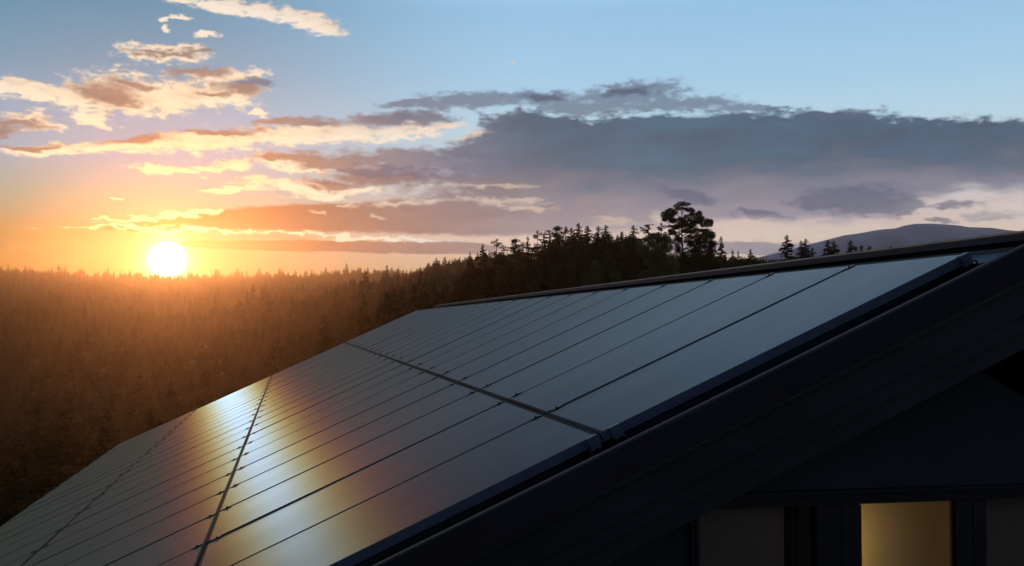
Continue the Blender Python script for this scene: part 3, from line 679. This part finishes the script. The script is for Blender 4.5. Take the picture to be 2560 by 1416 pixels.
# the giant pine and the broad olive tree in front of it: crowns laid out clump by clump
PD = 300.0
def big_tree(name, base_px, pts, label, cat, d, m, leaf, seed, depth=.9, dens=1.0):
    """pts: (x, y, rx, ry) in picture px; turned into metres at the tree's own distance"""
    az, _ = azel(base_px, 700); a = math.radians(az); X, Y = d * math.sin(a), d * math.cos(a); zg = float(ground(X, Y)) - .3
    k = d / F / math.cos(a); r = np.random.default_rng(seed); cl = []
    for (x, y, rx, ry) in pts:
        zc = d * math.tan(math.radians(azel(x, y)[1])) - zg
        cl.append(((x - base_px) * k, r.normal(0, 1) * depth * 1.6, zc, rx * k * 1.12, max(rx, ry) * k * depth, ry * k * (1.3 if y < 526 else 1.55)))
        for _ in range(3 if y > 526 else 0):
            cl.append(((x - base_px + r.normal(0, .7) * rx) * k, r.normal(0, 1) * depth * 2.2, zc + r.normal(0, .7) * ry * k, rx * k * .62, rx * k * .6, ry * k * .8))
    e = empty(name, (X, Y, zg), label, cat); e.rotation_euler = (0, 0, -a)
    me = clump_mesh("crown", seed, cl, m, leaf, dens * 1.3, .35)
    o = bpy.data.objects.new("crown", me); COL.objects.link(o); o.parent = e
    ztop = max(c[2] for c in cl); tm = MB()
    zs = np.linspace(-.3, ztop * .97, 9); tm.tube([(.25 * math.sin(z * .25), 0, z) for z in zs], list(np.linspace(.42, .07, 9)), 8)
    for c in cl[::4]:
        zz = max(1.5, c[2] - .45 * abs(c[0]) - .8); b0 = .25 * math.sin(zz * .25)
        tm.tube([(b0, 0, zz), (b0 + (c[0] - b0) * .5, c[1] * .5, zz + (c[2] - zz) * .4), (c[0], c[1], c[2])], [.13, .08, .03], 5)
    tm.build("trunk", m_bark, e); return e
q = lambda x, y, rx, ry: (1560 + x / 6.437, 480 + y / 6.437, rx / 6.437, ry / 6.437)
giant = [q(930,185,70,30), q(860,215,60,26), q(1000,215,80,26), q(1050,265,75,24), q(910,270,90,24), q(1070,310,70,20), q(770,290,60,34), q(700,330,55,34), q(640,370,42,40), q(740,380,80,34),
 q(820,340,60,30), q(680,440,55,28), q(790,460,80,34), q(900,470,80,34), q(1010,440,70,34), q(1110,390,80,40), q(1200,380,60,44), q(1240,430,60,40), q(1330,470,60,36), q(1385,510,40,44),
 q(1180,470,90,36), q(1290,530,70,24), q(960,540,110,36), q(1090,540,90,36), q(860,560,90,30), q(780,640,60,36), q(860,680,70,30), q(1010,620,80,30), q(1130,640,90,34), q(1330,640,80,44),
 q(1400,700,60,44), q(1270,710,80,34), q(1180,740,80,34), q(1060,740,80,40), q(1330,770,90,34), q(1400,840,60,50), q(1250,830,100,34), q(1120,840,90,44), q(860,790,90,50), q(1380,930,70,60),
 q(1230,930,110,50), q(1100,980,110,60), q(870,900,60,50), q(1320,1030,110,70), q(1180,1100,120,70), q(900,1020,90,70), q(1050,1120,110,70), q(1290,1180,130,70), q(1120,1250,140,60), q(950,1200,100,60)]
big_tree("giant_pine", 1707, giant, "giant dark pine towering over the grove with sky holes in its crown", "pine", PD, m_pine, .14, 21, .8, 1.6)
olive = [q(480,720,80,40), q(600,720,90,36), q(690,720,60,30), q(400,790,90,46), q(540,800,110,46), q(700,800,90,50), q(300,880,70,46), q(270,940,50,40), q(420,890,90,50), q(560,890,110,50),
 q(700,900,90,60), q(330,1000,70,50), q(470,990,100,50), q(620,1000,110,60), q(400,1090,70,50), q(370,1140,50,40), q(520,1100,110,50), q(670,1110,110,60), q(470,1180,70,36), q(600,1190,80,50),
 q(700,1220,90,60), q(680,1310,70,60), q(780,1300,80,70), q(820,1180,70,60), q(640,1390,50,40), q(760,1380,90,50)]
big_tree("olive_pine", 1663, olive, "broad olive green tree with drooping left boughs before the giant pine", "tree", 285.0, m_olive, .15, 22, .8)
bush = [q(280,1340,50,40), q(360,1310,60,36), q(450,1310,60,36), q(540,1330,50,36), q(330,1390,80,30), q(480,1390,90,30)]
big_tree("shrub", 1622, bush, "low olive bush just over the ridge cap left of the olive tree", "bush", 270.0, m_broad, .15, 23, .8)

# ------------------------------------------------------------------ the forest that nobody could count: one object
def scatter(d0, d1, a0, a1, sp):
    area = .5 * (a1 - a0) * (d1 * d1 - d0 * d0); n = int(area / sp ** 2)
    d = np.sqrt(rng.uniform(d0 * d0, d1 * d1, n)); a = rng.uniform(a0, a1, n); return a, d
def A(x): return math.radians(azel(x, 700)[0])
sets = [scatter(120, 720, A(-500), A(1150), 7.5), scatter(300, 620, A(1100), A(2150), 5.0), scatter(720, 1250, A(-400), A(1400), 8.0), scatter(620, 720, A(1150), A(1400), 7.0), scatter(1250, 1800, A(-350), A(2300), 7.5),
        scatter(1800, 3150, A(-320), A(1100), 12), scatter(3150, 3750, A(-320), A(1150), 7.0)]
a = np.concatenate([s_[0] for s_ in sets]); d = np.concatenate([s_[1] for s_ in sets])
X = d * np.sin(a); Y = d * np.cos(a); pxx = 1280 + F * np.tan(a)
h = rng.normal(19, 5.4, len(a)).clip(8, 36)
near = (pxx > 1080) & (d < 640)
cap_y = np.interp(pxx, [1080, 1200, 1260, 1340, 1380, 1440, 1590, 1625, 1680, 1790, 1830, 1960, 2150], [696, 660, 655, 625, 588, 577, 580, 612, 630, 636, 642, 648, 652])
gz = ground(X, Y); capz = (806 - cap_y) / F * d - gz
h = np.where(near, np.minimum(h * 1.25, capz * rng.uniform(.72, 1.0, len(a))), h)
cap2 = np.interp(pxx, [-500, 1250, 1320, 1900, 2100, 2300], [9999, 9999, (806 - 640), (806 - 640), (806 - 655), (806 - 665)]) / F * d - gz
h = np.where((d > 1200) & (d < 1850), np.minimum(h, cap2 * rng.uniform(.8, 1.0, len(a))), h)
h = np.where((d < 800) & (pxx < 1080), h * 1.3, h)
h = np.where(d > 3100, h * np.where(rng.random(len(a)) < .15, rng.uniform(1.3, 1.9, len(a)), 1.0), h)
left_near = (d < 620) & (pxx <= 1080)
capl = np.interp(pxx, [-500, 500, 800, 1080], [(806 - 800), (806 - 790), (806 - 745), (806 - 700)]) / F * d - gz
h = np.where(left_near, np.minimum(h, capl), h)
clear_ = ((np.abs(pxx - 1098) < 45) & (d < 560) & (d > 380)) | ((pxx > 1420) & (pxx < 1820) & (d < 345)) | ((pxx > 420) & (d < 290))
keep = (h > 5) & ~clear_
# sky-lit gaps between the airy pines at the left of the grove
keep &= ~(near & (pxx > 1225) & (pxx < 1345) & (rng.random(len(a)) < .55))
X, Y, gz, h, d, pxx = X[keep], Y[keep], gz[keep], h[keep], d[keep], pxx[keep]
n = len(X); kind = rng.choice(7, n, p=[.32, .27, .15, .14, .05, .04, .03])
kind = np.where((d > 1250), rng.choice([0, 1, 2], n), kind)
kind = np.where((pxx > 1340) & (d < 640) & (rng.random(n) < .9), rng.choice([0, 1, 3], n), kind)
wd = rng.uniform(1.1, 1.75, n); isb = np.isin(kind, [5, 6]); h = np.where(isb, h * .72, h)
wd = np.where(isb, wd * 1.0, wd)
me = bpy.data.meshes.new("forest"); me.vertices.add(n)
me.vertices.foreach_set("co", np.stack([X, Y, gz - .4], -1).astype(np.float32).ravel())
at = me.attributes.new("size", 'FLOAT_VECTOR', 'POINT'); at.data.foreach_set("vector", np.stack([h * wd, h * wd, h], -1).astype(np.float32).ravel())
at = me.attributes.new("turn", 'FLOAT_VECTOR', 'POINT'); at.data.foreach_set("vector", np.stack([rng.normal(0, .03, n), rng.normal(0, .03, n), rng.uniform(0, 6.28, n)], -1).astype(np.float32).ravel())
at = me.attributes.new("pick", 'INT', 'POINT'); at.data.foreach_set("value", kind.astype(np.int32))
fo = bpy.data.objects.new("forest", me); COL.objects.link(fo)
setp(fo, "dense conifer forest filling the valley and hills beyond the roof", "forest", kind="stuff")
ng = bpy.data.node_groups.new("forest", 'GeometryNodeTree')
ng.interface.new_socket(name="Geometry", in_out='INPUT', socket_type='NodeSocketGeometry'); ng.interface.new_socket(name="Geometry", in_out='OUTPUT', socket_type='NodeSocketGeometry')
gi = ng.nodes.new("NodeGroupInput"); gout = ng.nodes.new("NodeGroupOutput")
iop = ng.nodes.new("GeometryNodeInstanceOnPoints"); ng.links.new(gi.outputs[0], iop.inputs['Points'])
g2i = ng.nodes.new("GeometryNodeGeometryToInstance")
crown_of = {}
for o in bpy.data.objects:
    if o.type == 'MESH' and o.name.startswith("crown"): crown_of.setdefault(o.data.name, o)
for md in reversed([SPR[0], SPR[1], SPR[2], SPR[3], RAG[1], BRD[0], BRD[1]]):
    oi = ng.nodes.new("GeometryNodeObjectInfo"); oi.inputs[0].default_value = crown_of[md.name]; oi.transform_space = 'ORIGINAL'; oi.inputs['As Instance'].default_value = True
    ng.links.new(oi.outputs['Geometry'], g2i.inputs[0])
ng.nodes.remove(g2i)
jn = ng.nodes.new("GeometryNodeJoinGeometry")
for nd_ in [x for x in ng.nodes if x.bl_idname == "GeometryNodeObjectInfo"]: ng.links.new(nd_.outputs['Geometry'], jn.inputs[0])
ng.links.new(jn.outputs[0], iop.inputs['Instance']); iop.inputs['Pick Instance'].default_value = True
for nm, ty, sock in (("pick", 'INT', 'Instance Index'), ("turn", 'FLOAT_VECTOR', 'Rotation'), ("size", 'FLOAT_VECTOR', 'Scale')):
    na_ = ng.nodes.new("GeometryNodeInputNamedAttribute"); na_.data_type = ty; na_.inputs[0].default_value = nm
    ng.links.new(na_.outputs[0], iop.inputs[sock])
ng.links.new(iop.outputs[0], gout.inputs[0])
md_ = fo.modifiers.new("forest", 'NODES'); md_.node_group = ng

# ------------------------------------------------------------------ haze
hz = MB().box((-5600, -500, -112), (5600, 4700, 335)).build("haze", None)
m, t = mat("haze"); vp = t.n("ShaderNodeVolumePrincipled")
vp.inputs['Color'].default_value = (1.0, .50, .27, 1); vp.inputs['Absorption Color'].default_value = (1, 1, 1, 1); vp.inputs['Density'].default_value = 1.3e-4; vp.inputs['Anisotropy'].default_value = .90
o_ = t.n("ShaderNodeOutputMaterial"); t.put(o_.inputs['Volume'], vp.outputs[0]); hz.data.materials.append(m)
setp(hz, "warm evening haze hanging in the valley below the sun", "haze", kind="stuff")

# ------------------------------------------------------------------ render settings
SC.view_settings.view_transform = 'Standard'; SC.view_settings.look = 'None'; SC.view_settings.gamma = 1; SC.view_settings.exposure = 0
cy = SC.cycles
cy.max_bounces = 6; cy.use_adaptive_sampling = True; cy.adaptive_threshold = .01; cy.diffuse_bounces = 2; cy.glossy_bounces = 3; cy.transmission_bounces = 4; cy.volume_bounces = 0; cy.transparent_max_bounces = 8
cy.use_denoising = True; cy.sample_clamp_indirect = 4; cy.caustics_reflective = False; cy.caustics_refractive = False
print("forest trees", n)
